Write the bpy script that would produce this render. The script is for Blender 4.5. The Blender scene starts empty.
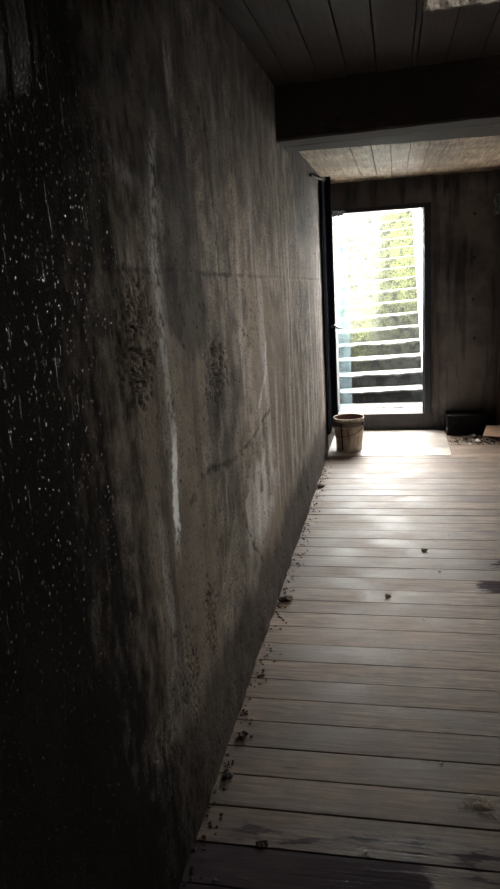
import bpy, bmesh, math, random
import numpy as np
from mathutils import Matrix, Vector

random.seed(7)
RNG = np.random.default_rng(11)
C = bpy.context.scene.collection
SC = bpy.context.scene

# ------------------------------------------------------------------ camera
cam_d = bpy.data.cameras.new('camera')
cam = bpy.data.objects.new('camera', cam_d)
C.objects.link(cam)
cam_d.sensor_fit = 'VERTICAL'
cam_d.sensor_height = 36.0
cam_d.lens = 36.0 * 715.92 / 889.0
cam_d.clip_start = 0.05
R_ = (0.97948255, 0.19246641, -0.05975454)
U_ = (0.01108668, 0.24459594, 0.96956171)
F_ = (-0.20122378, 0.95033126, -0.23744364)
cam.matrix_world = Matrix(((R_[0], U_[0], -F_[0], 0), (R_[1], U_[1], -F_[1], 0),
                           (R_[2], U_[2], -F_[2], 1.6), (0, 0, 0, 1)))
SC.camera = cam

# ------------------------------------------------------------------ sky, exposure
SKY = 30.0
world = bpy.data.worlds.new('sky'); SC.world = world
world.use_nodes = True
bg = world.node_tree.nodes['Background']
bg.inputs['Color'].default_value = (1.0, 0.965, 0.92, 1)
bg.inputs['Strength'].default_value = SKY
sun_d = bpy.data.lights.new('hazy_sun', 'SUN'); sun_d.energy = 85; sun_d.angle = math.radians(6)
sun_d.color = (1.0, .97, .90)
sun = bpy.data.objects.new('hazy_sun', sun_d); C.objects.link(sun)
sun.rotation_euler = Vector((-1, .9, -1.6)).to_track_quat('-Z', 'Y').to_euler()
SC.view_settings.view_transform = 'Standard'
SC.view_settings.look = 'None'
SC.view_settings.gamma = 1.0
SC.view_settings.use_curve_mapping = False
SC.view_settings.exposure = 1.0


def portal(name, loc, rot, sx, sy):
    l = bpy.data.lights.new(name, 'AREA'); l.shape = 'RECTANGLE'; l.size = sx; l.size_y = sy
    l.cycles.is_portal = True
    o = bpy.data.objects.new(name, l); C.objects.link(o); o.location = loc; o.rotation_euler = rot
    return o


portal('doorway_daylight', (-0.146, 7.16, 1.1), (-math.pi / 2, 0, 0), 0.84, 1.9)   # faces into the room
portal('window_daylight', (2.2, 3.38, 1.69), (0, math.pi / 2, 0), 0.42, 0.76)
portal('hatch_daylight', (0.456, 2.99, 3.10), (0, 0, 0), 0.69, 0.16)

# ------------------------------------------------------------------ dimensions (metres)
XW = -0.597          # left wall
XR = 2.0             # right wall
YB = 6.915           # inner face of back wall
YF = -1.5            # wall behind the viewer
TH = 0.30            # back wall thickness
DL, DR = -0.564, 0.271
SILL, HEAD = 0.158, 2.046
ZC_BACK, ZC = 2.31, 2.50


# ------------------------------------------------------------------ noise + mesh helpers
_LAT = RNG.random((256, 256))


def vnoise(u, v, seed=0):
    u = np.asarray(u, float) + seed * 17.31; v = np.asarray(v, float) + seed * 9.77
    iu = np.floor(u).astype(int); iv = np.floor(v).astype(int)
    fu = u - iu; fv = v - iv
    fu = fu * fu * (3 - 2 * fu); fv = fv * fv * (3 - 2 * fv)
    g = lambda a, b: _LAT[a % 256, b % 256]
    return ((g(iu, iv) * (1 - fu) + g(iu + 1, iv) * fu) * (1 - fv)
            + (g(iu, iv + 1) * (1 - fu) + g(iu + 1, iv + 1) * fu) * fv)


def fbm(u, v, oct=4, seed=0):
    s = 0; a = 0.5; t = 0
    for i in range(oct):
        s = s + a * vnoise(u * 2 ** i, v * 2 ** i, seed + i * 3); t += a; a *= 0.55
    return s / t


def sstep(a, b, x):
    t = np.clip((x - a) / (b - a), 0, 1)
    return t * t * (3 - 2 * t)


def poly_dist(y, z, pts):
    """distance to a polyline and the parameter height along it"""
    best = np.full(y.shape, 1e9)
    for (a, b), (c, d) in zip(pts[:-1], pts[1:]):
        ty, tz = c - a, d - b
        L = ty * ty + tz * tz
        t = np.clip(((y - a) * ty + (z - b) * tz) / L, 0, 1)
        best = np.minimum(best, np.hypot(y - a - t * ty, z - b - t * tz))
    return best


def blob(y, z, cy, cz, ry, rz):
    return np.hypot((y - cy) / ry, (z - cz) / rz)


def link(name, me, mat=None, parent=None):
    o = bpy.data.objects.new(name, me); C.objects.link(o)
    if mat is not None: me.materials.append(mat)
    if parent is not None: o.parent = parent
    return o


def smooth(me):
    me.polygons.foreach_set('use_smooth', [True] * len(me.polygons))


def grid_mesh(name, P, attrs, keep=None, flip=False):
    """P: (n,m,3) points; attrs: {name: (n,m,4)}; keep: (n-1,m-1) bool mask of faces"""
    n, m, _ = P.shape
    idx = np.arange(n * m).reshape(n, m)
    q = np.stack([idx[:-1, :-1], idx[1:, :-1], idx[1:, 1:], idx[:-1, 1:]], -1)
    if flip: q = q[..., ::-1]
    q = q.reshape(-1, 4) if keep is None else q[keep]
    me = bpy.data.meshes.new(name)
    me.vertices.add(n * m); me.vertices.foreach_set('co', P.reshape(-1).astype(np.float32))
    me.loops.add(q.size); me.loops.foreach_set('vertex_index', q.reshape(-1).astype(np.int32))
    me.polygons.add(len(q)); me.polygons.foreach_set('loop_start', np.arange(0, q.size, 4, dtype=np.int32))
    me.update(calc_edges=True)
    for k, v in attrs.items():
        a = me.attributes.new(k, 'FLOAT_COLOR', 'POINT')
        a.data.foreach_set('color', v.reshape(-1).astype(np.float32))
    me.validate()
    smooth(me)
    return me


def bm_mesh(name, bm, sm=False):
    me = bpy.data.meshes.new(name); bmesh.ops.recalc_face_normals(bm, faces=bm.faces[:])
    bm.to_mesh(me); bm.free()
    if sm: smooth(me)
    return me


def box(bm, x0, x1, y0, y1, z0, z1, bev=0.0, col=None, lay=None):
    vs = [bm.verts.new(p) for p in ((x0, y0, z0), (x1, y0, z0), (x1, y1, z0), (x0, y1, z0),
                                    (x0, y0, z1), (x1, y0, z1), (x1, y1, z1), (x0, y1, z1))]
    fs = [bm.faces.new([vs[i] for i in f]) for f in
          ((3, 2, 1, 0), (4, 5, 6, 7), (0, 1, 5, 4), (1, 2, 6, 5), (2, 3, 7, 6), (3, 0, 4, 7))]
    if bev:
        r = bmesh.ops.bevel(bm, geom=list({e for f in fs for e in f.edges}), offset=bev, segments=1,
                            affect='EDGES')
        fs = list({f for f in r['faces']} | {f for f in fs if f.is_valid})
    if lay is not None:
        for f in fs:
            for lp in f.loops: lp[lay] = col
    return fs


def tube(bm, pts, rad, seg=10, cap=True):
    pts = [Vector(p) for p in pts]
    rads = rad if isinstance(rad, (list, tuple)) else [rad] * len(pts)
    rings = []
    up = Vector((0.13, 0.27, 0.95))
    for i, p in enumerate(pts):
        t = (pts[min(i + 1, len(pts) - 1)] - pts[max(i - 1, 0)]).normalized()
        a = t.cross(up)
        if a.length < 1e-3: a = t.cross(Vector((1, 0, 0)))
        a.normalize(); b = t.cross(a).normalized()
        rings.append([bm.verts.new(p + rads[i] * (math.cos(2 * math.pi * k / seg) * a + math.sin(2 * math.pi * k / seg) * b))
                      for k in range(seg)])
    for r0, r1 in zip(rings[:-1], rings[1:]):
        for k in range(seg):
            bm.faces.new((r0[k], r0[(k + 1) % seg], r1[(k + 1) % seg], r1[k]))
    if cap:
        bm.faces.new(rings[0]); bm.faces.new(rings[-1])


def lathe(bm, prof, seg=48, c=(0, 0, 0), wob=None):
    rings = []
    for r, z in prof:
        rings.append([bm.verts.new((c[0] + (r + (wob(k / seg, z) if wob else 0)) * math.cos(2 * math.pi * k / seg),
                                    c[1] + (r + (wob(k / seg, z) if wob else 0)) * math.sin(2 * math.pi * k / seg),
                                    c[2] + z)) for k in range(seg)])
    for r0, r1 in zip(rings[:-1], rings[1:]):
        for k in range(seg):
            bm.faces.new((r0[k], r0[(k + 1) % seg], r1[(k + 1) % seg], r1[k]))
    return rings


def structure(o):
    o['kind'] = 'structure'; return o


def tag(o, label, cat, group=None, kind=None):
    o['label'] = label; o['category'] = cat
    if group: o['group'] = group
    if kind: o['kind'] = kind
    return o


def empty(name, loc):
    o = bpy.data.objects.new(name, None); C.objects.link(o); o.location = loc
    o.empty_display_size = 0.1
    return o


# ------------------------------------------------------------------ material helper
class Mat:
    def __init__(s, name):
        s.m = bpy.data.materials.new(name); s.m.use_nodes = True
        s.t = s.m.node_tree; s.p = s.t.nodes['Principled BSDF']; s.out = s.t.nodes['Material Output']

    def n(s, typ, **kw):
        nd = s.t.nodes.new(typ)
        for k, v in kw.items():
            if k.startswith('_'): setattr(nd, k[1:], v)
            else: s.put(nd.inputs[k.replace('__', ' ')], v)
        return nd

    def put(s, sock, v):
        if hasattr(v, 'bl_idname') or isinstance(v, bpy.types.NodeSocket): s.t.links.new(v, sock)
        elif isinstance(v, tuple) and len(v) == 3 and sock.type == 'RGBA': sock.default_value = (*v, 1)
        else: sock.default_value = v

    def coord(s, scale=(1, 1, 1), loc=(0, 0, 0), rot=(0, 0, 0), kind='Object'):
        tc = s.n('ShaderNodeTexCoord'); mp = s.n('ShaderNodeMapping')
        s.t.links.new(tc.outputs[kind], mp.inputs['Vector'])
        mp.inputs['Scale'].default_value = scale; mp.inputs['Location'].default_value = loc
        mp.inputs['Rotation'].default_value = rot
        return mp.outputs[0]

    def noise(s, vec, scale=5, detail=4, rough=0.55, dist=0.0):
        nd = s.n('ShaderNodeTexNoise')
        s.put(nd.inputs['Vector'], vec)
        nd.inputs['Scale'].default_value = scale; nd.inputs['Detail'].default_value = detail
        nd.inputs['Roughness'].default_value = rough; nd.inputs['Distortion'].default_value = dist
        return nd.outputs['Fac']

    def voro(s, vec, scale=20, feat='F1'):
        nd = s.n('ShaderNodeTexVoronoi'); nd.feature = feat
        s.put(nd.inputs['Vector'], vec); nd.inputs['Scale'].default_value = scale
        return nd.outputs['Distance']

    def ramp(s, fac, a, b, lo=0.0, hi=1.0):
        nd = s.n('ShaderNodeMapRange'); nd.interpolation_type = 'SMOOTHSTEP'
        s.put(nd.inputs['Value'], fac)
        nd.inputs['From Min'].default_value = a; nd.inputs['From Max'].default_value = b
        nd.inputs['To Min'].default_value = lo; nd.inputs['To Max'].default_value = hi
        return nd.outputs[0]

    def math(s, op, a, b=0.0):
        nd = s.n('ShaderNodeMath'); nd.operation = op
        s.put(nd.inputs[0], a); s.put(nd.inputs[1], b)
        return nd.outputs[0]

    def mix(s, fac, a, b, mode='MIX'):
        nd = s.n('ShaderNodeMix'); nd.data_type = 'RGBA'; nd.blend_type = mode
        s.put(nd.inputs['Factor'], fac); s.put(nd.inputs[6], a); s.put(nd.inputs[7], b)
        return nd.outputs[2]

    def attr(s, name):
        a = s.n('ShaderNodeAttribute'); a.attribute_name = name
        sp = s.n('ShaderNodeSeparateColor'); s.t.links.new(a.outputs['Color'], sp.inputs[0])
        return sp.outputs[0], sp.outputs[1], sp.outputs[2], a.outputs['Alpha']

    def bump(s, h, strength=0.5, dist=0.01, normal=None):
        b = s.n('ShaderNodeBump'); s.put(b.inputs['Height'], h)
        s.put(b.inputs['Strength'], strength); b.inputs['Distance'].default_value = dist
        if normal is not None: s.put(b.inputs['Normal'], normal)
        return b.outputs[0]

    def set(s, col=None, rough=None, normal=None, spec=None, metal=None):
        if col is not None: s.put(s.p.inputs['Base Color'], col)
        if rough is not None: s.put(s.p.inputs['Roughness'], rough)
        if normal is not None: s.put(s.p.inputs['Normal'], normal)
        if spec is not None: s.put(s.p.inputs['Specular IOR Level'], spec)
        if metal is not None: s.put(s.p.inputs['Metallic'], metal)
        return s.m


# ------------------------------------------------------------------ materials
def mat_wall_left():
    M = Mat('damp_concrete')
    effl, dark, wet, pale = M.attr('stain_tone')
    pock, damp, brown, moss = M.attr('wear')
    o = M.coord()
    streak = M.noise(M.coord((1, 14, 1.1)), 3.2, 6, 0.62)
    fine = M.noise(o, 95, 5, 0.65)
    mid = M.noise(o, 9, 6, 0.6)
    big = M.noise(o, 2.6, 5, .6)
    c = M.mix(M.ramp(mid, .34, .64), (.135, .112, .090), (.355, .305, .250))
    c = M.mix(M.ramp(big, .52, .36, 0, .55), c, (.075, .062, .052))
    c = M.mix(M.ramp(streak, .50, .70, 0, .45), c, (.44, .40, .355))
    vf = M.noise(M.coord((1, .8, 1)), 170, 4, .75)
    c = M.mix(M.ramp(vf, .56, .40, 0, .75), c, (.05, .043, .037))
    c = M.mix(M.math('MULTIPLY', brown, .75), c, (.185, .150, .116))
    c = M.mix(M.math('MULTIPLY', pale, M.ramp(fine, .3, .6, .35, .9)), c, (.56, .54, .51))
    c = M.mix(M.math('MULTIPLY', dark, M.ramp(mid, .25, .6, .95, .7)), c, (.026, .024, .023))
    c = M.mix(M.math('MULTIPLY', damp, .9), c, (.036, .030, .026))
    c = M.mix(M.math('MULTIPLY', pock, .95), c, (.018, .016, .015))
    c = M.mix(M.ramp(fine, .47, .33, 0, .6), c, (.05, .045, .04))
    c = M.mix(M.math('MULTIPLY', wet, .96), c, (.017, .0155, .015))
    c = M.mix(effl, c, (.85, .86, .85))
    r = M.math('MULTIPLY_ADD', fine, .25); r.node.inputs[2].default_value = .75
    wr = M.ramp(M.noise(o, 30, 3), .3, .7, .04, .08)
    mx = M.n('ShaderNodeMix'); wq = M.ramp(wet, .55, 1.0); M.put(mx.inputs[0], wq); M.put(mx.inputs[2], r); M.put(mx.inputs[3], wr)
    # drops and runs on the wet face, grain on the dry one
    drops = M.math('MULTIPLY', M.ramp(M.voro(M.coord((1, 1, .7)), 88), .04, .32, 1, 0), M.ramp(M.noise(o, 40, 4), .38, .50))
    runs = M.noise(M.coord((1, 38, 3)), 3, 4, .6)
    h1 = M.math('ADD', M.math('MULTIPLY', drops, .6), M.math('MULTIPLY', runs, .12))
    n1 = M.bump(h1, M.math('MULTIPLY', wet, .9), .0030)
    h2 = M.math('ADD', fine, M.math('MULTIPLY', M.noise(o, 260, 3), .5))
    n2 = M.bump(h2, .55, .006, n1)
    return M.set(c, mx.outputs[0], n2, M.math('ADD', M.ramp(wet, 0, .6, .12, .0), M.math('MULTIPLY', wq, M.math('ADD', M.math('MULTIPLY', M.math('MAXIMUM', M.ramp(drops, .26, .40), M.ramp(runs, .63, .70, 0, .6)), .3), M.math('MULTIPLY', moss, .30)))))


def mat_concrete_back():
    M = Mat('hazed_concrete')
    dark, rust, damp, pale = M.attr('stain_tone')
    o = M.coord()
    mid = M.noise(o, 5, 6, .62); fine = M.noise(o, 70, 4, .6)
    c = M.mix(M.ramp(mid, .3, .72), (.100, .093, .094), (.195, .180, .174))  # dark end lifted in place of glare from the doorway
    c = M.mix(M.math('MULTIPLY', pale, .7), c, (.21, .19, .172))
    c = M.mix(M.math('MULTIPLY', rust, .8), c, (.125, .102, .088))
    c = M.mix(M.math('MULTIPLY', dark, .92), c, (.018, .017, .018))
    c = M.mix(M.math('MULTIPLY', damp, .85), c, (.03, .028, .028))
    c = M.mix(M.ramp(fine, .40, .28, 0, .5), c, (.03, .028, .027))
    return M.set(c, M.ramp(fine, .3, .7, .65, .9), M.bump(fine, .5, .006))


def mat_planks(name, a, b, grain_dark, rough=(.32, .5), axis='X', wet=False):
    M = Mat(name)
    t, k, wv, _ = M.attr('tone')
    sc = (1.0, 14, 14) if axis == 'X' else (14, 1.0, 14)
    off = M.n('ShaderNodeCombineXYZ'); M.put(off.inputs[0], M.math('MULTIPLY', k, 37)); M.put(off.inputs[1], M.math('MULTIPLY', k, 11))
    tc = M.n('ShaderNodeTexCoord')
    ad = M.n('ShaderNodeVectorMath'); ad.operation = 'ADD'
    M.t.links.new(tc.outputs['Object'], ad.inputs[0]); M.t.links.new(off.outputs[0], ad.inputs[1])
    mp = M.n('ShaderNodeMapping'); M.t.links.new(ad.outputs[0], mp.inputs[0]); mp.inputs['Scale'].default_value = sc
    grain = M.noise(mp.outputs[0], 4.5, 7, .62, .6)
    blot = M.noise(ad.outputs[0], 3.2, 5, .6)
    mp2 = M.n('ShaderNodeMapping'); M.t.links.new(ad.outputs[0], mp2.inputs[0])
    mp2.inputs['Scale'].default_value = (.55, 1.6, 1) if axis == 'X' else (1.6, .55, 1)
    knots = M.ramp(M.voro(mp2.outputs[0], 5.5), .03, .10, 1, 0)
    c = M.mix(t, a, b)
    c = M.mix(M.ramp(grain, .38, .62, .72, 0), c, grain_dark)
    c = M.mix(M.ramp(blot, .40, .62, .55, 0), c, tuple(x * .55 for x in grain_dark))
    c = M.mix(M.math('MULTIPLY', knots, .7), c, tuple(x * .45 for x in grain_dark))
    r = M.ramp(blot, .3, .7, *rough)
    if wet:
        mp3 = M.n('ShaderNodeMapping'); M.t.links.new(tc.outputs['Object'], mp3.inputs[0]); mp3.inputs['Scale'].default_value = (5, 24, 1)
        wn = M.noise(mp3.outputs[0], 1.6, 5, .6)
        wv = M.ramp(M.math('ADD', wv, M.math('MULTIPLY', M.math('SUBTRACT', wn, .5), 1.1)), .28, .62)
        c = M.mix(M.math('MULTIPLY', wv, .8), c, (.046, .040, .058))  # bluish reflection painted into the damp patches and nearest boards
        mx = M.n('ShaderNodeMix'); M.put(mx.inputs[0], wv); M.put(mx.inputs[2], r); mx.inputs[3].default_value = .16
        r = mx.outputs[0]
    nb = M.bump(M.math('ADD', grain, M.math('MULTIPLY', M.noise(ad.outputs[0], 120, 2), .25)), .35, .004)
    return M.set(c, r, nb, .38)


def mat_simple(name, col, rough=.6, var=.35, scale=12, bump=.3, dark=None, metal=0.0, spec=.5):
    M = Mat(name); o = M.coord()
    n = M.noise(o, scale, 5, .6)
    d = dark or tuple(x * (1 - var) for x in col)
    c = M.mix(M.ramp(n, .3, .68), d, col)
    f = M.noise(o, scale * 9, 3)
    return M.set(c, M.ramp(n, .3, .7, max(.05, rough - .08), min(1, rough + .08)), M.bump(f, bump, .003), spec, metal)


def mat_steps():
    M = Mat('mossy_stone'); o = M.coord()
    moss, tread_lit, _, _ = M.attr('moss')
    n = M.noise(o, 9, 6, .62); f = M.noise(o, 60, 4, .6)
    c = M.mix(M.ramp(n, .3, .7), (.010, .011, .012), (.030, .031, .031))
    g = M.mix(M.ramp(f, .35, .65), (.018, .024, .010), (.090, .100, .042))
    mk = M.math('MULTIPLY', moss, M.ramp(M.math('ADD', n, M.math('MULTIPLY', f, .4)), .52, .78))
    c = M.mix(mk, c, g)
    c = M.mix(M.math('MULTIPLY', tread_lit, .85), c, (.17, .17, .16))  # treads painted paler than risers, for the skylight they catch
    c = M.mix(M.math('MULTIPLY', M.ramp(f, .45, .32), .6), c, (.015, .016, .014))
    return M.set(c, .9, M.bump(M.math('ADD', n, f), .7, .012), .08)


def mat_bucket():
    M = Mat('dirty_plastic'); o = M.coord()
    n = M.noise(o, 7, 6, .65); st = M.noise(M.coord((9, 9, 1.3)), 3, 5, .6); f = M.noise(o, 60, 3)
    c = M.mix(M.ramp(n, .35, .65), (.34, .26, .19), (.60, .50, .39))
    c = M.mix(M.ramp(st, .52, .68, 0, .65), c, (.14, .085, .055))
    c = M.mix(M.ramp(f, .40, .30, 0, .6), c, (.05, .035, .03))
    return M.set(c, .55, M.bump(f, .25, .003))


WALL = mat_wall_left()
BACK = mat_concrete_back()
FLOORM = mat_planks('worn_floor_planks', (.185, .130, .092), (.270, .200, .148), (.072, .048, .033), (.52, .68), 'X', True)
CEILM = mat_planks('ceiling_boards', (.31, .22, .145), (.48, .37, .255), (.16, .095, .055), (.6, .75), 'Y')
DARKCEIL = mat_planks('shaded_ceiling_boards', (.034, .024, .021), (.055, .040, .034), (.018, .013, .012), (.6, .75), 'Y')  # same boards before the beam, with shade put into the colour
BEAMM = mat_planks('old_beam_timber', (.046, .033, .028), (.066, .049, .041), (.03, .021, .019), (.85, .95), 'X')
STEP = mat_steps()
LIME = mat_simple('limewash', (.78, .80, .78), .85, .12, 5, .5)
DARKPLASTER = mat_simple('darkened_plaster', (.045, .040, .038), .9, .4, 4, .5, spec=.2)  # unseen wall darkened to dull its reflection in the wet wall
PLAIN = mat_simple('grey_plaster', (.13, .12, .115), .85, .35, 4, .5)
STEEL = mat_simple('dark_steel', (.014, .015, .021), .8, .4, 8, .15, spec=0.0)
EDGE = mat_simple('pale_steel_edge', (.15, .15, .16), .4, .4, 30, .15)
CHROME = mat_simple('bright_metal', (.62, .64, .66), .25, .2, 20, .05, metal=1.0)
FRAME = mat_simple('blue_grey_frame_paint', (.035, .038, .052), .45, .35, 14, .15)
SOIL = mat_simple('dark_soil', (.115, .090, .070), .9, .5, 40, .8)
RUBBLE = mat_simple('dark_rubble', (.06, .05, .043), .85, .5, 60, .7)
CRUMB = mat_simple('white_plaster_crumb', (.72, .71, .68), .8, .15, 60, .4)
CARD = mat_simple('brown_cardboard', (.42, .28, .19), .8, .18, 14, .2)
BLACKB = mat_simple('tarry_block', (.014, .013, .014), .9, .4, 9, .6, spec=.15)
POST = mat_simple('reddish_dark_timber', (.075, .045, .04), .75, .4, 10, .4)
LIPM = mat_simple('pale_rough_fibre', (.30, .26, .22), .9, .85, 60, 1.0)
BUCKET = mat_bucket()
BAND = mat_simple('grubby_label_band', (.17, .125, .10), .55, .5, 18, .2)
INSIDE = mat_simple('rusty_residue', (.06, .024, .018), .9, .5, 12, .4, spec=.05)
WIRE = mat_simple('rusty_wire', (.13, .075, .05), .6, .4, 40, .2, metal=.4)
IVY = mat_simple('dark_ivy_leaf', (.05, .075, .03), .5, .4, 20, .1)
FIBRE = mat_simple('pale_splintered_wood', (.78, .66, .55), .8, .3, 60, .5)


def mat_sheet():
    M = Mat('hazy_clear_plastic')
    M.set((.86, .94, .95), .18)
    M.p.inputs['IOR'].default_value = 1.05
    M.p.inputs['Transmission Weight'].default_value = 0.0
    tr = M.n('ShaderNodeBsdfTransparent'); tr.inputs[0].default_value = (.72, .82, .85, 1)
    tl = M.n('ShaderNodeBsdfTranslucent'); tl.inputs[0].default_value = (.40, .48, .52, 1)
    f = M.ramp(M.noise(M.coord((6, 1, .8)), 3, 3), .3, .7, .02, .10)
    m1 = M.n('ShaderNodeMixShader'); M.put(m1.inputs[0], f)
    M.t.links.new(tr.outputs[0], m1.inputs[1]); M.t.links.new(tl.outputs[0], m1.inputs[2])
    m2 = M.n('ShaderNodeMixShader'); m2.inputs[0].default_value = .06
    M.t.links.new(m1.outputs[0], m2.inputs[1]); M.t.links.new(M.p.outputs[0], m2.inputs[2])
    M.t.links.new(m2.outputs[0], M.out.inputs[0])
    return M.m


SHEET = mat_sheet()


# ================================================================== STRUCTURE
def build_wall_left():
    ys = [YF, -1.0, -.5, 0.0, .3, .5]
    y = .6
    while y < YB + .02:
        ys.append(y); y += max(.0028, min(.0017 * y * y, .013))
    ys.append(YB + .05)
    ys = np.array(ys); zs = np.linspace(-.06, ZC + .08, 470)
    Y, Z = np.meshgrid(ys, zs, indexing='ij')
    wy = Y + .05 * (fbm(Y * 7, Z * 7, 4, 1) - .5); wz = Z + .05 * (fbm(Y * 7, Z * 7, 4, 2) - .5)
    hf = fbm(Y * 70, Z * 60, 4, 3)
    st = fbm(Y * 16, Z * 1.4, 5, 4)                 # vertical streaking
    st2 = fbm(Y * 34, Z * 2.2, 4, 5)
    big = fbm(Y * 2.1, Z * 2.1, 4, 6)
    # white lime run down a crack
    d = poly_dist(wy, wz, [(2.06, 2.20), (1.90, 2.02), (1.83, 1.86), (1.79, 1.62), (1.79, 1.46), (1.81, 1.30), (1.83, 1.16),
                           (1.79, .97), (1.78, .87), (1.76, .78)])
    core = sstep(.85, .95, Z) * sstep(1.22, 1.08, Z)
    effl = (.26 + .76 * core) * sstep(.034 - .010 * core, .010, d - .006 + .030 * (hf - .45)) * sstep(.74, .9, Z) * sstep(2.05, 1.85, Z)
    effl = np.clip(effl * sstep(.34, .56, hf + .16 * core), 0, 1)
    # pale scraped / dry patches
    pale = .55 * sstep(.075, .02, np.abs(d - .01)) * sstep(1.3, 1.6, Z) * sstep(.42, .6, st)
    pale += .8 * sstep(.52, .66, st2) * sstep(.9, .3, blob(wy, wz, 5.0, .60, .75, .42))
    pale += .6 * sstep(.50, .66, st) * sstep(1.1, .4, blob(wy, wz, 1.60, .62, .22, .48))
    pale += .45 * sstep(.50, .65, st) * sstep(1.1, .4, blob(wy, wz, 2.0, 1.95, .22, .30))
    pale += .5 * sstep(.48, .60, st2) * sstep(1.1, .5, blob(wy, wz, 1.60, 1.78, .10, .22))
    pale += .45 * sstep(.52, .68, st) * sstep(2.2, 3.2, Y) * sstep(.2, .5, Z)
    pale += .6 * sstep(.03, .008, poly_dist(wy, wz, [(3.05, 1.02), (3.25, 1.12), (3.30, 1.25)]))
    pale += .5 * sstep(.03, .006, poly_dist(wy, wz, [(1.50, 1.88), (1.62, 1.83), (1.72, 1.82)]))
    pale += .55 * sstep(1.1, .5, blob(wy, wz, 3.0, .62, .55, .26)) * sstep(.40, .58, fbm(Y * 6, Z * 6, 4, 57))
    # dark weeping stains, plus shade painted in toward the top and far end
    dark = .95 * sstep(1.15, .35, blob(wy, wz, 2.05, 1.72, .22, .48) + .9 * (st - .5))
    dark += .8 * sstep(1.1, .5, blob(wy, wz, 2.12, 1.50, .20, .16))
    dark += .8 * sstep(.022, .006, poly_dist(wy, wz, [(2.38, 2.15), (2.43, 1.99), (2.46, 1.83), (2.49, 1.58)]))
    dark += .6 * sstep(1.1, .5, blob(wy, wz, 1.66, 1.93, .06, .10))
    dark += .6 * sstep(1.1, .4, blob(wy, wz, 2.28, 1.15, .14, .30) + 1.2 * (st - .5))
    dark += .5 * sstep(.55, .72, fbm(Y * 9, Z * .9, 4, 8)) * sstep(1.2, 1.5, Y)
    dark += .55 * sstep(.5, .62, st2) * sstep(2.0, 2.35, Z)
    dark += .9 * sstep(.38, .60, big + .3 * (st - .5)) * sstep(1.95, 2.30, Z + .3 * (st - .5) + .28 * sstep(3.0, 4.5, Y))  # upper shade painted in, reaching lower toward the far end
    dark += .8 * sstep(.010, .003, np.abs(Z - (1.665 - .031 * Y) + .01 * (hf - .5))) * sstep(.35, .6, fbm(Y * 5, Z, 3, 9)) * sstep(3.9, 2.6, Y) * sstep(1.3, 1.5, Y)
    cr = np.minimum(poly_dist(wy, wz, [(1.93, .93), (2.05, .985), (2.23, .96), (2.50, .90), (2.81, .90), (3.30, .95)]),
                    poly_dist(wy, wz, [(2.60, .66), (2.74, .50), (2.92, .34)]))
    crk = sstep(.018, .006, cr + .016 * (hf - .35)) * sstep(.28, .45, fbm(Y * 25, Z * 25, 3, 55))
    dark += .9 * crk
    edge = np.interp(Z, [-.1, .31, .9, 1.36, 1.56, 1.86, 2.1, 2.22, 2.6], [1.66, 1.52, 1.42, 1.40, 1.40, 1.48, 1.42, 1.62, 1.9])
    wet = sstep(.20, -.30, Y - edge - .10 + .40 * (fbm(Y * 12, Z * 1.3, 4, 15) - .5) + .45 * (fbm(Y * 40, Z * 20, 4, 18) - .5))
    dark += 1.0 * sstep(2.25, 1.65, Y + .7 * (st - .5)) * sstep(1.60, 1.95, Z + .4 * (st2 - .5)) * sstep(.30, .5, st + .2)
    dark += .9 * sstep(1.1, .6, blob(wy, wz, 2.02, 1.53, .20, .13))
    dark += .95 * sstep(1.72, 2.05, Z + .35 * (st - .5)) * sstep(4.2, 5.3, Y + 1.2 * (big - .5))  # shade painted in high on the wall toward the doorway
    # honeycombed concrete
    pk = sstep(1.15, .55, blob(wy, wz, 1.60, 1.46, .17, .18)) + sstep(1.15, .5, blob(wy, wz, 2.34, 1.27, .20, .14)) \
        + .5 * sstep(1.1, .5, blob(wy, wz, 3.0, 1.36, .28, .12)) * (hf > .5) + .4 * sstep(1.1, .6, blob(wy, wz, 1.80, .45, .10, .20)) \
        + .5 * sstep(1.1, .6, blob(wy, wz, 2.05, .52, .12, .16))
    hn = .48 * fbm(Y * 66, Z * 60, 3, 12) + .52 * fbm(Y * 150, Z * 140, 2, 13)
    pock = sstep(.60, .66, hn + .27 * np.clip(pk, 0, 1) * (.5 + st) - .125) * (1 - .9 * wet)
    # damp skirting
    lim = .34 + .10 * (fbm(Y * 4, Z * 0, 4, 14) - .5) * 2 + .12 * (st - .5)
    damp = sstep(lim + .05, lim - .08, Z) * (.75 + .25 * hf)
    brown = sstep(.48, .66, fbm(Y * 2.6 + 3, Z * 2.0, 4, 16)) + .6 * sstep(1.1, .4, blob(wy, wz, 1.70, 2.0, .2, .2))
    disp = .010 * (big - .5) + .0045 * (fbm(Y * 14, Z * 14, 4, 20) - .5) + .0022 * (1 - .8 * wet) * (fbm(Y * 70, Z * 70, 3, 21) - .5)
    disp -= .020 * pock + .005 * crk + .0025 * sstep(.008, .002, np.abs(Z - (1.665 - .031 * Y))) * sstep(1.35, 1.5, Y)
    disp += .002 * sstep(0, .02, (1.665 - .031 * Y) - Z) * sstep(1.5, 1.9, Y)   # formwork step
    disp += .020 * damp * sstep(.30, .0, Z) * fbm(Y * 9, Z * 9, 4, 23)   # swollen foot of the wall
    disp += .0006 * wet * (fbm(Y * 120, Z * 60, 3, 24) - .5)
    disp = np.where(Y > 5.85, np.minimum(disp, .003), disp)             # clear of the open door
    P = np.stack([XW + disp, Y, Z], -1)
    clip = lambda a: np.clip(a, 0, 1)
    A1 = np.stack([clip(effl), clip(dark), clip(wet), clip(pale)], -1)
    A2 = np.stack([clip(pock), clip(damp), clip(brown), clip(sstep(1.2, .3, blob(wy, wz, 1.13, 2.06, .16, .16)) * sstep(.40, .58, st2))], -1)
    me = grid_mesh('wall_left', P, {'stain_tone': A1, 'wear': A2}, flip=True)
    o = structure(link('wall_left', me, WALL))
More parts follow.
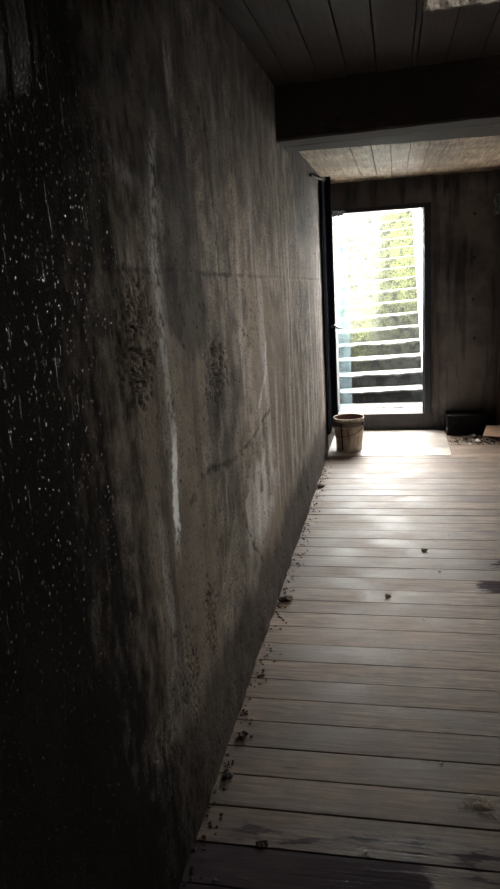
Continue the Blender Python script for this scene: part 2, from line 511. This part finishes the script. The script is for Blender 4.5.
    return o


build_wall_left()

# the mass of the left wall behind its face, so no sky shows round it
bm = bmesh.new(); box(bm, XW - .35, XW - .03, YF, YB + TH, -.3, 3.3)
structure(link('wall_left_core', bm_mesh('wall_left_core', bm), PLAIN))


def build_wall_back():
    xs = np.unique(np.concatenate([np.linspace(XW - .05, DL, 12), np.linspace(DL, DR, 50), np.linspace(DR, 1.0, 110), np.linspace(1.0, XR + .05, 30)]))
    zs = np.unique(np.concatenate([np.linspace(-.05, SILL, 16), np.linspace(SILL, HEAD, 240), np.linspace(HEAD, ZC_BACK + .1, 40)]))
    X, Z = np.meshgrid(xs, zs, indexing='ij')
    wx = X + .05 * (fbm(X * 8, Z * 8, 4, 31) - .5)
    st = fbm(X * 14, Z * 1.2, 5, 32); big = fbm(X * 2.4, Z * 2.4, 4, 33)
    holes = np.zeros_like(X)
    for hx, hz in ((.700, 1.960), (.700, 1.585), (.694, 1.212), (.712, .862)):
        holes = np.maximum(holes, sstep(.015, .009, np.hypot(X - hx, Z - hz)))
    ridge = sstep(.035, .008, np.abs(wx - (.352 + .02 * (1.7 - Z)))) * sstep(1.75, 1.55, Z)
    dark = holes + .75 * sstep(2.12, 2.3, Z + .2 * (st - .5)) + .6 * sstep(1.1, .5, np.hypot((wx - .60) / .30, (Z - 1.55) / .25)) \
        + .5 * sstep(.54, .66, st) + .6 * sstep(.80, .93, X)
    damp = sstep(.28, .12, Z + .15 * (big - .5))
    pale = sstep(1.4, .5, np.hypot((wx - .70) / .30, (Z - .62) / .50)) * sstep(.4, .6, big)
    rust = ridge + .5 * sstep(.5, .65, fbm(X * 9, Z * .8, 4, 35)) * sstep(.45, .32, X)
    disp = .012 * (big - .5) + .004 * (fbm(X * 20, Z * 20, 4, 36) - .5) - .012 * holes + .012 * ridge * fbm(X * 4, Z * 9, 3, 37)
    near = (np.abs(Z - SILL) < 1e-6) | (np.abs(Z - HEAD) < 1e-6) | (np.abs(X - DR) < 1e-6) | (np.abs(X - DL) < 1e-6)
    disp = np.where(near, 0, disp)
    P = np.stack([X, YB - disp, Z], -1)
    clip = lambda a: np.clip(a, 0, 1)
    A = np.stack([clip(dark), clip(rust), clip(damp), clip(pale)], -1)
    xm = (xs[:-1] + xs[1:]) / 2; zm = (zs[:-1] + zs[1:]) / 2
    XM, ZM = np.meshgrid(xm, zm, indexing='ij')
    keep = ~((XM > DL) & (XM < DR) & (ZM > SILL) & (ZM < HEAD))
    me = grid_mesh('wall_back', P, {'stain_tone': A}, keep)
    o = structure(link('wall_back', me, BACK))
    # mass of the wall round the doorway, up to the eaves outside
    bm = bmesh.new()
    box(bm, XW - .6, DL, YB + .02, YB + TH, -.1, 3.3)
    box(bm, DR, XR + .3, YB + .02, YB + TH, -.1, 3.3)
    box(bm, DL, DR, YB + .02, YB + TH, HEAD, 3.3)
    box(bm, DL, DR, YB + .02, YB + TH, -.1, SILL)
    structure(link('wall_back_core', bm_mesh('wall_back_core', bm), PLAIN))


build_wall_back()

# other walls of the cellar
WY0, WY1, WZ0, WZ1 = 3.00, 3.76, 1.48, 1.90        # small unglazed window, unseen, added for the light on the left wall
bm = bmesh.new()
box(bm, XR, XR + .3, YF - .3, WY0, -.1, 4.5); box(bm, XR, XR + .3, WY1, YB + .1, -.1, 4.5)
box(bm, XR, XR + .3, WY0, WY1, -.1, WZ0); box(bm, XR, XR + .3, WY0, WY1, WZ1, 4.5)
structure(link('wall_right', bm_mesh('wall_right', bm), DARKPLASTER))  # unseen; raised past the roof to keep sun off the hatch
bm = bmesh.new()
for a0, a1, b0, b1 in ((WY0, WY1, WZ0, WZ0 + .03), (WY0, WY1, WZ1 - .03, WZ1), (WY0, WY0 + .03, WZ0, WZ1), (WY1 - .03, WY1, WZ0, WZ1)):
    box(bm, XR + .04, XR + .09, a0, a1, b0, b1, .002)
structure(link('window_1', bm_mesh('window_1', bm), POST))
bm = bmesh.new(); box(bm, XW - .3, XR + .3, YF - .3, YF, -.1, 3.3)
structure(link('wall_front', bm_mesh('wall_front', bm), PLAIN))


# ------------------------------------------------------------------ floor of planks
def build_floor():
    bm = bmesh.new(); lay = bm.loops.layers.float_color.new('tone')
    seams = [1.52, 1.663, 1.813, 1.955, 2.097, 2.245, 2.384, 2.52, 2.658, 2.801, 2.953, 3.092, 3.222, 3.362]
    y = 1.52; lo = []
    while y > YF - .1:
        y -= .145; lo.append(y)
    seams = lo[::-1] + seams
    while seams[-1] < YB + .05: seams.append(seams[-1] + random.uniform(.132, .152))
    for a, b in zip(seams[:-1], seams[1:]):
        k = random.random(); t = random.uniform(.1, 1)
        if abs(a - 2.801) < .01 or abs(a - 2.52) < .01 or abs(a - 3.362) < .01: t = 1.0
        gap = random.choice((.0006, .0010, .0022))
        tilt = random.uniform(-.0012, .0012)
        # split the length so damp patches and painted bluish sheen can sit on some boards
        cuts = np.arange(XW - .1, XR + .05, .05)
        top = []
        for x in cuts:
            row = []
            for (yy, dz) in ((a + gap, -.006), (a + gap, -.0012), (a + gap + .002, 0 + tilt), ((a + b) / 2, .0005), (b - gap - .002, -tilt), (b - gap, -.0012), (b - gap, -.006)):
                row.append(bm.verts.new((x, yy, dz)))
            top.append(row)
        for r0, r1, x in zip(top[:-1], top[1:], cuts):
            for i in range(6):
                f = bm.faces.new((r0[i], r1[i], r1[i + 1], r0[i + 1]))
                for lp in f.loops:
                    vx, vy = lp.vert.co.x, lp.vert.co.y
                    w = 0
                    if 3.36 < a < 3.48: w = max(w, float(sstep(.20, .55, vx)) * .85)
                    if 3.58 < a < 3.74: w = max(w, float(sstep(.22, .75, vx)) * .85)
                    if vy < 1.663: w = max(w, .80 - .4 * float(sstep(.0, .12, vx)))  # near boards: cool reflected light painted as a dark bluish tint
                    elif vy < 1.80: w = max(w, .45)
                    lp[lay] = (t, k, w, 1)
        for f in bm.faces[-1:]: pass
    box(bm, XW - .1, XR + .1, YF - .1, YB + .1, -.12, -.012, col=(.0, .5, .9, 1), lay=lay)
    me = bm_mesh('floor', bm)
    return structure(link('floor', me, FLOORM))


build_floor()


# ------------------------------------------------------------------ ceilings of boards, hatch and beam
HX0, HX1, HY0, HY1 = .112, .80, 2.91, 3.07


def boards(bm, lay, x0, x1, y0, y1, z, th, w, hole=None):
    x = x0
    while x < x1:
        ww = min(w * random.uniform(.9, 1.1), x1 - x)
        if hole and x < hole[0] < x + ww: ww = hole[0] - x
        if hole and x < hole[1] < x + ww: ww = hole[1] - x
        spans = [(y0, y1)]
        if hole and x > hole[0] - .01 and x + ww < hole[1] + .01: spans = [(y0, hole[2]), (hole[3], y1)]
        k = random.random(); t = random.random()
        for s0, s1 in spans:
            cuts = [s0]
            if s1 - s0 > 1.5 and random.random() < .6: cuts.append(random.uniform(s0 + .5, s1 - .5))
            cuts.append(s1)
            for c0, c1 in zip(cuts[:-1], cuts[1:]):
                dz = random.uniform(-.003, .003)
                box(bm, x + .0015, x + ww - .0015, c0 + .001, c1 - .001, z + dz, z + th, .002, (t, (k + c0) % 1, 0, 1), lay)
        x += ww


bm = bmesh.new(); lay = bm.loops.layers.float_color.new('tone')
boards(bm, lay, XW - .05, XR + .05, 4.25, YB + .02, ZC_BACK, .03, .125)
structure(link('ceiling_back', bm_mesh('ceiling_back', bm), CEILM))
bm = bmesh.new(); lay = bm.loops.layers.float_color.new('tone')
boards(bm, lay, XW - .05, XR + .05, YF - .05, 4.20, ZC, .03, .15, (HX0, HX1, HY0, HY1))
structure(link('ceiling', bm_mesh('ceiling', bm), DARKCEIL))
# unseen deck above the boards, thickened to block sun through the hatch
bm = bmesh.new()
zb0, zb1 = ZC + .03, ZC + .55
box(bm, XW - .3, HX0 - .02, YF - .2, YB + TH, zb0, zb1); box(bm, HX1 + .02, XR + .3, YF - .2, YB + TH, zb0, zb1)
box(bm, HX0 - .02, HX1 + .02, YF - .2, HY0 - .02, zb0, zb1); box(bm, HX0 - .02, HX1 + .02, HY1 + .02, YB + TH, zb0, zb1)
structure(link('ceiling_deck', bm_mesh('ceiling_deck', bm), POST))


def rough_board(name, x0, x1, y0, y1, z0, z1, mat, amp=.006):
    """lining board of the hatch with a ragged lower edge"""
    n = 40
    bm = bmesh.new()
    along_x = (x1 - x0) > (y1 - y0)
    rows = []
    for i in range(n + 1):
        t = i / n
        zz = z0 - random.uniform(0, amp)
        if along_x: x = x0 + t * (x1 - x0); pts = [(x, y0 - random.uniform(0, amp * .6), zz), (x, y1, zz), (x, y1, z1), (x, y0, z1), (x, y0 - random.uniform(0, amp), (z0 + .02)), ]
        else: y = y0 + t * (y1 - y0); pts = [(x0, y, zz), (x1, y, zz), (x1, y, z1), (x0, y, z1), (x0, y, z0 + .02)]
        rows.append([bm.verts.new(p) for p in pts])
    for a, b in zip(rows[:-1], rows[1:]):
        for k in range(5): bm.faces.new((a[k], a[(k + 1) % 5], b[(k + 1) % 5], b[k]))
    bm.faces.new(rows[0]); bm.faces.new(rows[-1])
    return structure(link(name, bm_mesh(name, bm), mat))


rough_board('trim_1', HX0, HX1, HY1 - .018, HY1, ZC - .004, ZC + .55, LIPM)
rough_board('trim_2', HX0, HX0 + .012, HY0, HY1 - .02, ZC - .004, ZC + .55, LIPM, .003)

# heavy beam: the lower edges are not quite parallel
bm = bmesh.new(); lay = bm.loops.layers.float_color.new('tone')
xa, xb = XW - .02, XR + .02
fy = lambda x: 3.955 - .10 * (x + .6)
by = lambda x: 4.345 + .09 * (x + .6)
nx = 24
rows = []
for i in range(nx + 1):
    x = xa + (xb - xa) * i / nx
    my = fy(x) + .20
    zz = 2.235 + random.uniform(-.002, .002)
    rows.append([bm.verts.new(p) for p in ((x, fy(x), ZC + .02), (x, fy(x) + random.uniform(0, .003), zz + .012), (x, fy(x) + .012, zz),
                                           (x, my - .004, zz), (x, my, zz + .008), (x, my + .004, zz), (x, by(x) - .01, zz), (x, by(x), zz + .012), (x, by(x), ZC + .02))])
for r0, r1 in zip(rows[:-1], rows[1:]):
    for k in range(8):
        f = bm.faces.new((r0[k], r0[k + 1], r1[k + 1], r1[k]))
        for lp in f.loops: lp[lay] = (.3 if k < 4 else .8, .2 if k < 4 else .7, 0, 1)
f = bm.faces.new(rows[0]); f = bm.faces.new(rows[-1])
tag(link('ceiling_beam', bm_mesh('ceiling_beam', bm), BEAMM), 'heavy dark timber beam spanning the ceiling in front of the doorway', 'beam')

# ================================================================== OUTSIDE: stairwell
STX0, STX1 = -.80, .272


def step_mesh(k):
    """one worn stone step; k = 0 is the landing"""
    z = SILL + .136 * k
    y0 = YB + TH + .024 if k == 0 else YB + .60 + .28 * (k - 1)
    y1 = YB + .66 if k == 0 else y0 + .32
    zb = -.0 if k == 0 else z - .20
    xs = np.linspace(STX0, STX1, 70)
    prof = [(0, zb - z), (0, -.11), (.002, -.075), (.0, -.04), (-.004, -.018), (.004, -.004), (.016, 0), (.09, 0), (.18, 0), (y1 - y0, 0)]
    n, m = len(xs), len(prof)
    P = np.zeros((n, m, 3)); A = np.zeros((n, m, 4)); A[..., 3] = 1
    for j, (dy, dz) in enumerate(prof):
        drop = (.018 + .003 * k) * (STX1 - xs) / .85 if k else 0
        wob = .026 * (fbm(xs * 9, np.full(n, k * 3.3 + j * .05), 4, 41) - .5)
        P[:, j, 0] = xs
        P[:, j, 1] = y0 + dy + (wob * 1.2 if j < 6 else 0)
        P[:, j, 2] = z + dz - (drop if j else 0) + (wob * .9 if 3 < j < 8 else 0)
        xm = (xs + .15)
        g = np.clip((k - 2) / 5, 0, 1)
        left = np.exp(-((xs + .40) / .10) ** 2)
        right = np.clip((k - 6) / 5, 0, 1) * np.clip((xs + .2) / .25, 0, 1)
        A[:, j, 1] = 1.0 if j >= 6 else 0.0
        A[:, j, 0] = np.clip(g * (.35 + .9 * left + .6 * right), 0, 1) * (1 if j < 6 else .5)  # moss tint also brightens upper steps, where more daylight falls
    me = grid_mesh('step', P, {'moss': A})
    # close the underside
    return me


stairs = empty('outdoor_staircase', (-.25, YB + .6, SILL))
tag(stairs, 'worn mossy concrete staircase climbing to daylight outside the doorway', 'staircase')
for k in range(0, 21):
    o = link('step' if k else 'landing', step_mesh(k), STEP)
    o.parent = stairs
    o.matrix_parent_inverse = Matrix.Translation((.25, -(YB + .6), -SILL))

# stairwell walls: stepped with the flight
def side_wall(name, x0, x1, mat, h):
    bm = bmesh.new()
    y0, y1 = YB + TH, 13.6
    pts = [(y0, -.2), (y1, -.2), (y1, 3.1 + h), (y0 + .8, .5 + h), (y0, .5 + h)]
    a = [bm.verts.new((x0, y, z)) for y, z in pts]; b = [bm.verts.new((x1, y, z)) for y, z in pts]
    bm.faces.new(a); bm.faces.new(b[::-1])
    for i in range(5): bm.faces.new((a[i], a[(i + 1) % 5], b[(i + 1) % 5], b[i]))
    return structure(link(name, bm_mesh(name, bm), mat))


side_wall('wall_stairwell_right', STX1 + .004, STX1 + .3, LIME, .95)
side_wall('wall_stairwell_left', STX0 - .3, STX0 - .004, LIME, .75)
bm = bmesh.new(); box(bm, XR + .3, XR + 12, -9, YB - .1, 0, 1.42)
structure(link('ground_light_block', bm_mesh('ground_light_block', bm), PLAIN))  # unseen ground, added to block light from below through the window
bm = bmesh.new(); box(bm, STX0 - 3, STX1 + 3, YB + .6 + .28 * 20, 22, 2.4, 2.86)
structure(link('ground_outside', bm_mesh('ground_outside', bm), LIME))

# ================================================================== DOORWAY
# door frame: painted steel section round the opening
fr = empty('door_frame', (DR, YB, SILL))
tag(fr, 'blue-grey painted steel frame lining the bright doorway', 'door frame')


def part(name, bm, mat, parent, sm=False):
    o = link(name, bm_mesh(name, bm, sm), mat); o.parent = parent
    o.matrix_parent_inverse = Matrix.Translation(-Vector(parent.location))
    return o


bm = bmesh.new()
box(bm, DR - .014, DR + .050, YB - .026, YB + .03, SILL, HEAD + .035, .003); box(bm, DR - .028, DR, YB + .03, YB + .07, SILL, HEAD, .003)
part('jamb', bm, FRAME, fr)
bm = bmesh.new(); box(bm, DL, DR - .014, YB - .026, YB + .03, HEAD - .004, HEAD + .035, .003); part('head', bm, FRAME, fr)
bm = bmesh.new(); box(bm, DR - .018, DR - .013, YB - .030, YB - .02, 1.05, 1.16, .001); part('strike_plate', bm, EDGE, fr)

# open door leaf against the left wall
dr = empty('steel_door', (-.575, YB - .03, .17))
tag(dr, 'dark steel door leaf swung open flat along the left wall', 'door')
bm = bmesh.new()
for i in range(1):
    box(bm, -.592, -.566, 6.06, YB - .03, .17, 2.27, .003)
part('leaf', bm, STEEL, dr)
bm = bmesh.new(); box(bm, -.5775, -.5730, 6.055, 6.0595, .19, 1.95, .001); part('edge_highlight', bm, EDGE, dr)  # pale strip stands in for the highlight along the leaf's edge
bm = bmesh.new(); box(bm, -.5655, -.519, 6.31, 6.37, .17, 2.306, .004); part('stile', bm, STEEL, dr)
bm = bmesh.new(); tube(bm, [(-.583, 5.40, 2.225), (-.568, 5.75, 2.24), (-.548, 6.10, 2.262)], .012); part('brace', bm, BLACKB, dr)
bm = bmesh.new()
box(bm, -.5655, -.530, 6.285, 6.309, 1.058, 1.082, .002)
part('latch_bar', bm, STEEL, dr)
hd = bmesh.new()
tube(hd, [(-.541, 6.309, 1.070), (-.541, 6.268, 1.070)], .022, 16)
rose = part('handle_rose', hd, STEEL, dr)
hd = bmesh.new()
tube(hd, [(-.541, 6.275, 1.070), (-.541, 6.250, 1.074), (-.532, 6.242, 1.086), (-.514, 6.24, 1.085), (-.488, 6.24, 1.064), (-.446, 6.24, 1.062)], [.009, .009, .010, .010, .009, .007], 12)
part('lever_handle', hd, CHROME, dr, True)['label'] = 'bright chrome lever handle'

# hazy plastic sheet hanging down the left side of the opening
n, m = 14, 90
P = np.zeros((n, m, 3))
us = np.linspace(0, 1, n); zs = np.linspace(SILL + .012, HEAD - .02, m)
U, Zz = np.meshgrid(us, zs, indexing='ij')
P[..., 0] = DL + .012 + (.112 + .014 * (1 - Zz / 2)) * U
P[..., 1] = YB + .085 + .012 * np.sin(U * 9 + Zz * .8) + .01 * (fbm(U * 3, Zz * 2, 3, 51) - .5)
P[..., 2] = Zz
me = grid_mesh('plastic_sheet', P, {})
sh = link('plastic_sheet', me, SHEET)
md = sh.modifiers.new('thick', 'SOLIDIFY'); md.thickness = .0012
tag(sh, 'narrow hazy clear plastic strip hanging at left side of the doorway', 'plastic sheet')


def crumple(name, loc, size, seed, mat, n=22):
    us = np.linspace(0, 1, n)
    U, V = np.meshgrid(us, us, indexing='ij')
    P = np.zeros((n, n, 3))
    d1 = fbm(U * 4, V * 4, 3, seed) - .5; d2 = fbm(U * 4, V * 4, 3, seed + 5) - .5; d3 = fbm(U * 5, V * 5, 3, seed + 9) - .5
    P[..., 0] = loc[0] + size[0] * (U - .5 + .35 * d1)
    P[..., 1] = loc[1] + size[1] * 2 * d2
    P[..., 2] = loc[2] + size[2] * (V - .5 + .5 * d3)
    o = link(name, grid_mesh(name, P, {}), mat)
    for p in o.data.polygons: p.use_smooth = False
    md = o.modifiers.new('thick', 'SOLIDIFY'); md.thickness = .0015
    return o


POLY = mat_simple('milky_polythene', (.62, .68, .70), .25, .3, 12, .1)
o = crumple('plastic_rag', (-.498, YB - .060, HEAD - .003), (.10, .03, .05), 61, POLY)
tag(o, 'crumpled milky plastic rag caught on top left corner of the doorway', 'rag')
o = crumple('plastic_wrap', (.900, YB - .06, 2.03), (.10, .05, .16), 71, mat_simple('dull_polythene', (.30, .36, .37), .2, .55, 10, .1))
tag(o, 'crumpled glossy plastic wrap hanging high on back wall at the right', 'plastic wrap')

# ================================================================== THINGS IN THE ROOM
# thin board on the floor before the door
bm = bmesh.new(); lay = bm.loops.layers.float_color.new('tone')
box(bm, -.588, .442, 5.935, YB - .032, .0012, .0055, .002, (.9, .3, 0, 1), lay)
PLY = mat_planks('pale_plywood', (.40, .37, .34), (.44, .41, .38), (.26, .23, .20), (.30, .45), 'X')
tag(link('floor_board', bm_mesh('floor_board', bm), PLY), 'pale thin board lying on the floor before the doorway step', 'board')

# bucket
BX, BY, BZ = -.412, 6.16, .006
bk = empty('bucket', (BX, BY, BZ))
tag(bk, 'dirty beige plastic bucket with wire handle standing by the open door', 'bucket')
bm = bmesh.new()
lathe(bm, [(.002, .004), (.106, .004), (.109, 0), (.113, .004), (.1165, .06), (.122, .14), (.1265, .205), (.1265, .212), (.1300, .214), (.1300, .222), (.1268, .224),
           (.1290, .262), (.1290, .270), (.1335, .272), (.1345, .276), (.1345, .292), (.1325, .297), (.1285, .297), (.1265, .290), (.1235, .21), (.110, .03), (.002, .026)], 56,
      wob=lambda t, z: .0012 * math.sin(2 * math.pi * 3 * t + z * 9))
bw = link('body', bm_mesh('body', bm, True), BUCKET, bk)
bm = bmesh.new()
lathe(bm, [(.1305, .226), (.1312, .228), (.1330, .262), (.1315, .266), (.1285, .264), (.1270, .228), (.1305, .226)], 56)
link('label_band', bm_mesh('label_band', bm, True), BAND, bk)['label'] = 'darker grubby band below the rim'
bm = bmesh.new()
lathe(bm, [(.002, .246), (.05, .249), (.1225, .246), (.1252, .291), (.1258, .291), (.1235, .240), (.002, .236)], 40)
link('residue', bm_mesh('residue', bm, True), INSIDE, bk)['label'] = 'rusty red residue inside'
# ears + bail hanging down in front
ang = [math.radians(-22), math.radians(158)]
for a_ in ang:
    bm = bmesh.new()
    ca, sa = math.cos(a_), math.sin(a_)
    tube(bm, [(ca * .126, sa * .126, .243), (ca * .144, sa * .144, .243)], [.017, .014], 14)
    link('ear', bm_mesh('ear', bm, True), BLACKB, bk)
bm = bmesh.new()
pts = []
for i in range(25):
    t = i / 24
    a_ = ang[0] - t * math.pi
    r_ = .148 + .006 * math.sin(math.pi * t)
    zz = .243 - .085 * math.sin(math.pi * t) ** .8 - .02 * t
    pts.append((math.cos(a_) * r_, math.sin(a_) * r_, zz))
tube(bm, pts, .0032, 8)
link('wire_handle', bm_mesh('wire_handle', bm, True), WIRE, bk)
# dark drip down the side
bm = bmesh.new()
for s_ in (-1,):
    a0 = math.radians(-116)
    prev = None
    for i in range(14):
        zz = .262 - i * .0185; r_ = np.interp(zz, [.0, .06, .14, .21, .228, .262], [.113, .1165, .122, .1268, .1312, .1330]) + .0014
        w = .055 if i % 3 else .066
        cur = [bm.verts.new((math.cos(a0 + d) * r_, math.sin(a0 + d) * r_, zz)) for d in (-w, w)]
        if prev: bm.faces.new((prev[0], prev[1], cur[1], cur[0]))
        prev = cur
link('drip', bm_mesh('drip', bm), INSIDE, bk)['label'] = 'dark drip running down the side'

# low black block by the doorway
def lumpy_box(name, x0, x1, y0, y1, z0, z1, mat, amp, seed, cuts=9):
    bm = bmesh.new(); box(bm, x0, x1, y0, y1, z0, z1)
    bmesh.ops.subdivide_edges(bm, edges=bm.edges[:], cuts=cuts, use_grid_fill=True)
    rs = random.Random(seed)
    for v in bm.verts:
        if v.co.z > z0 + .002:
            v.co += Vector((rs.uniform(-amp, amp), rs.uniform(-amp, 0), rs.uniform(-amp, amp)))
    return link(name, bm_mesh(name, bm), mat)


tag(lumpy_box('concrete_block', .455, .785, 6.66, YB - .02, .0012, .185, BLACKB, .006, 5), 'low soot-black concrete block against back wall right of the doorway', 'block')
bm = bmesh.new(); box(bm, .912, 1.03, YB - .13, YB - .015, .0012, 1.66, .006)
tag(link('timber_post', bm_mesh('timber_post', bm), POST), 'dark reddish timber post standing against right end of back wall', 'post')

# cardboard lying in the corner
bm = bmesh.new()
cs = [(.742, 6.43, .050), (1.10, 6.33, .046), (1.16, 6.58, .100), (.80, 6.64, .098)]
vt = [bm.verts.new(p) for p in cs]; vb = [bm.verts.new((x, y, z - .005)) for x, y, z in cs]
bm.faces.new(vt); bm.faces.new(vb[::-1])
for i in range(4): bm.faces.new((vt[i], vt[(i + 1) % 4], vb[(i + 1) % 4], vb[i]))
bmesh.ops.subdivide_edges(bm, edges=bm.edges[:], cuts=3, use_grid_fill=True)
tag(link('cardboard', bm_mesh('cardboard', bm), CARD), 'tan cardboard piece lying tilted on rubble in far right corner', 'cardboard')


# ------------------------------------------------------------------ crumbs, clods, rubble
def rock(bm, c, r, seed, flat=.6):
    rs = random.Random(seed)
    ret = bmesh.ops.create_icosphere(bm, subdivisions=2, radius=1)
    ax = Vector((rs.uniform(-1, 1), rs.uniform(-1, 1), rs.uniform(-1, 1))).normalized()
    sx, sy = rs.uniform(.7, 1.3), rs.uniform(.7, 1.2)
    for v in ret['verts']:
        p = v.co.copy()
        k = 1 + .28 * math.sin(p.dot(ax) * 5 + seed) + rs.uniform(-.1, .1)
        zz = max(p.z, -.55)
        v.co = Vector((c[0] + p.x * r * sx * k, c[1] + p.y * r * sy * k, c[2] + (zz + .55) * r * flat * k))


def rock_obj(name, c, r, seed, mat, flat=.6):
    bm = bmesh.new(); rock(bm, (0, 0, 0), r, seed, flat)
    o = link(name, bm_mesh(name, bm), mat); o.location = c
    return o


Z0 = .0012
clods = [((-.555, 1.94), .016, 'dark clod on the floor nearest the camera beside the left wall'),
         ((-.391, 1.672), .013, 'dark crumbly clod on the bluish plank at the bottom of the view'),
         ((-.052, 3.286), .014, 'black dirt crumb in the middle of the floor short of the damp patch'),
         ((.142, 3.88), .016, 'black dirt crumb lying mid floor beyond the damp patch'),
         ((-.545, 2.146), .020, 'dirt clod stuck at the wall foot beside the brownest planks'),
         ((-.548, 3.21), .024, 'black dirt clod at the wall foot halfway down the room'),
         ((-.560, 5.08), .022, 'dark clod at the wall foot nearest the bucket')]
for i, ((x, y), r, lb) in enumerate(clods):
    tag(rock_obj('dirt_clod', (x, y, Z0), r, 100 + i, SOIL), lb, 'clod', 'dirt clods on the planks')
crumbs = [((.111, 3.062), .006, 'white plaster crumb just before the dark damp patch'),
          ((.125, 2.783), .006, 'white plaster crumb two planks nearer than the damp patch'),
          ((.129, 2.081), .006, 'white plaster crumb left of the splintered pale patch'),
          ((-.098, 1.683), .006, 'white plaster crumb on the seam of the bluish plank'),
          ((.296, 4.133), .007, 'white plaster crumb farthest up the floor toward the door'),
          ((.21, 3.60), .007, 'white plaster crumb by the tip of the damp patch')]
for i, ((x, y), r, lb) in enumerate(crumbs):
    tag(rock_obj('plaster_crumb', (x, y, Z0), r, 200 + i, CRUMB), lb, 'crumb', 'white plaster crumbs on the planks')

rub = [((.60, 6.47), .028, RUBBLE, 'dark rubble lump in front of the black block'),
       ((.68, 6.55), .036, RUBBLE, 'largest dark rubble lump between black block and cardboard'),
       ((.52, 6.40), .020, RUBBLE, 'small dark rubble lump near the corner of the pale board'),
       ((.70, 6.42), .018, CRUMB, 'whitish rubble chip beside the tan cardboard'),
       ((.62, 6.30), .014, CRUMB, 'pale flat chip on dusty floor nearest the camera by the cardboard'),
       ((.84, 6.52), .040, RUBBLE, 'dark rubble lump propping up the tan cardboard')]
for i, ((x, y), r, mt, lb) in enumerate(rub):
    tag(rock_obj('rubble_lump', (x, y, Z0), r, 300 + i, mt), lb, 'rubble', 'rubble in the far right corner')

# loose dirt along the foot of the wall: nobody could count it
bm = bmesh.new(); rs = random.Random(4)
for i in range(300):
    y = 1.3 + 4.6 * rs.random() ** 1.1
    x = XW + .018 + abs(rs.gauss(0, .028))
    rock(bm, (x, y, .0005), rs.uniform(.0022, .0055), 400 + i, .7)
tag(link('wall_foot_dirt', bm_mesh('wall_foot_dirt', bm), SOIL), 'loose dark dirt and crumbs strewn along foot of the left wall', 'dirt', kind='stuff')
bm = bmesh.new()
for i in range(160):
    rock(bm, (rs.uniform(.46, .88), rs.uniform(6.28, 6.65), .0005), rs.uniform(.003, .010), 900 + i, .6)
tag(link('corner_debris', bm_mesh('corner_debris', bm), SOIL), 'fine dark debris scattered on the floor in far right corner', 'debris', kind='stuff')

# splintered pale patch
bm = bmesh.new()
for i in range(46):
    cx, cy = .232 + rs.gauss(0, .020), 1.905 + rs.gauss(0, .014)
    a_ = rs.gauss(0, .7); l = rs.uniform(.006, .02)
    dx, dy = math.cos(a_) * l, math.sin(a_) * l
    tube(bm, [(cx - dx, cy - dy, Z0 + .0016), (cx, cy, Z0 + .003), (cx + dx, cy + dy, Z0 + .0016)], [.0007, .0014, .0007], 5)
tag(link('wood_splinters', bm_mesh('wood_splinters', bm), FIBRE), 'pale patch of wood splinters on the planks at lower right', 'splinters', kind='stuff')

# ivy trailing on the left side of the stairwell
bm = bmesh.new()
for i in range(60):
    z = rs.uniform(1.46, 1.88); y = 9.7 + rs.gauss(0, .05); x = -.625 + rs.gauss(0, .014)
    s = rs.uniform(.010, .026); a_ = rs.uniform(0, 6.28)
    n_ = Vector((rs.gauss(0, .5), -1, rs.gauss(0, .5))).normalized()
    u_ = n_.cross(Vector((math.cos(a_), 0, math.sin(a_)))).normalized(); w_ = n_.cross(u_)
    c_ = Vector((x, y, z))
    vs = [bm.verts.new(c_ + u_ * s * p + w_ * s * q + n_ * h) for p, q, h in ((-1, 0, 0), (-.3, .7, .003), (.5, .5, .004), (1.1, 0, 0), (.5, -.5, .004), (-.3, -.7, .003))]
    bm.faces.new(vs)
iv = empty('ivy', (-.625, 9.7, 1.1))
tag(iv, 'dark trailing ivy stem hanging by the left edge of the stairs', 'ivy')
o = part('foliage', bm, IVY, iv)
bm = bmesh.new(); tube(bm, [(-.63, 9.72, 1.42), (-.62, 9.71, 1.5), (-.63, 9.70, 1.65), (-.625, 9.72, 1.95)], .006, 8)
part('stem', bm, SOIL, iv)
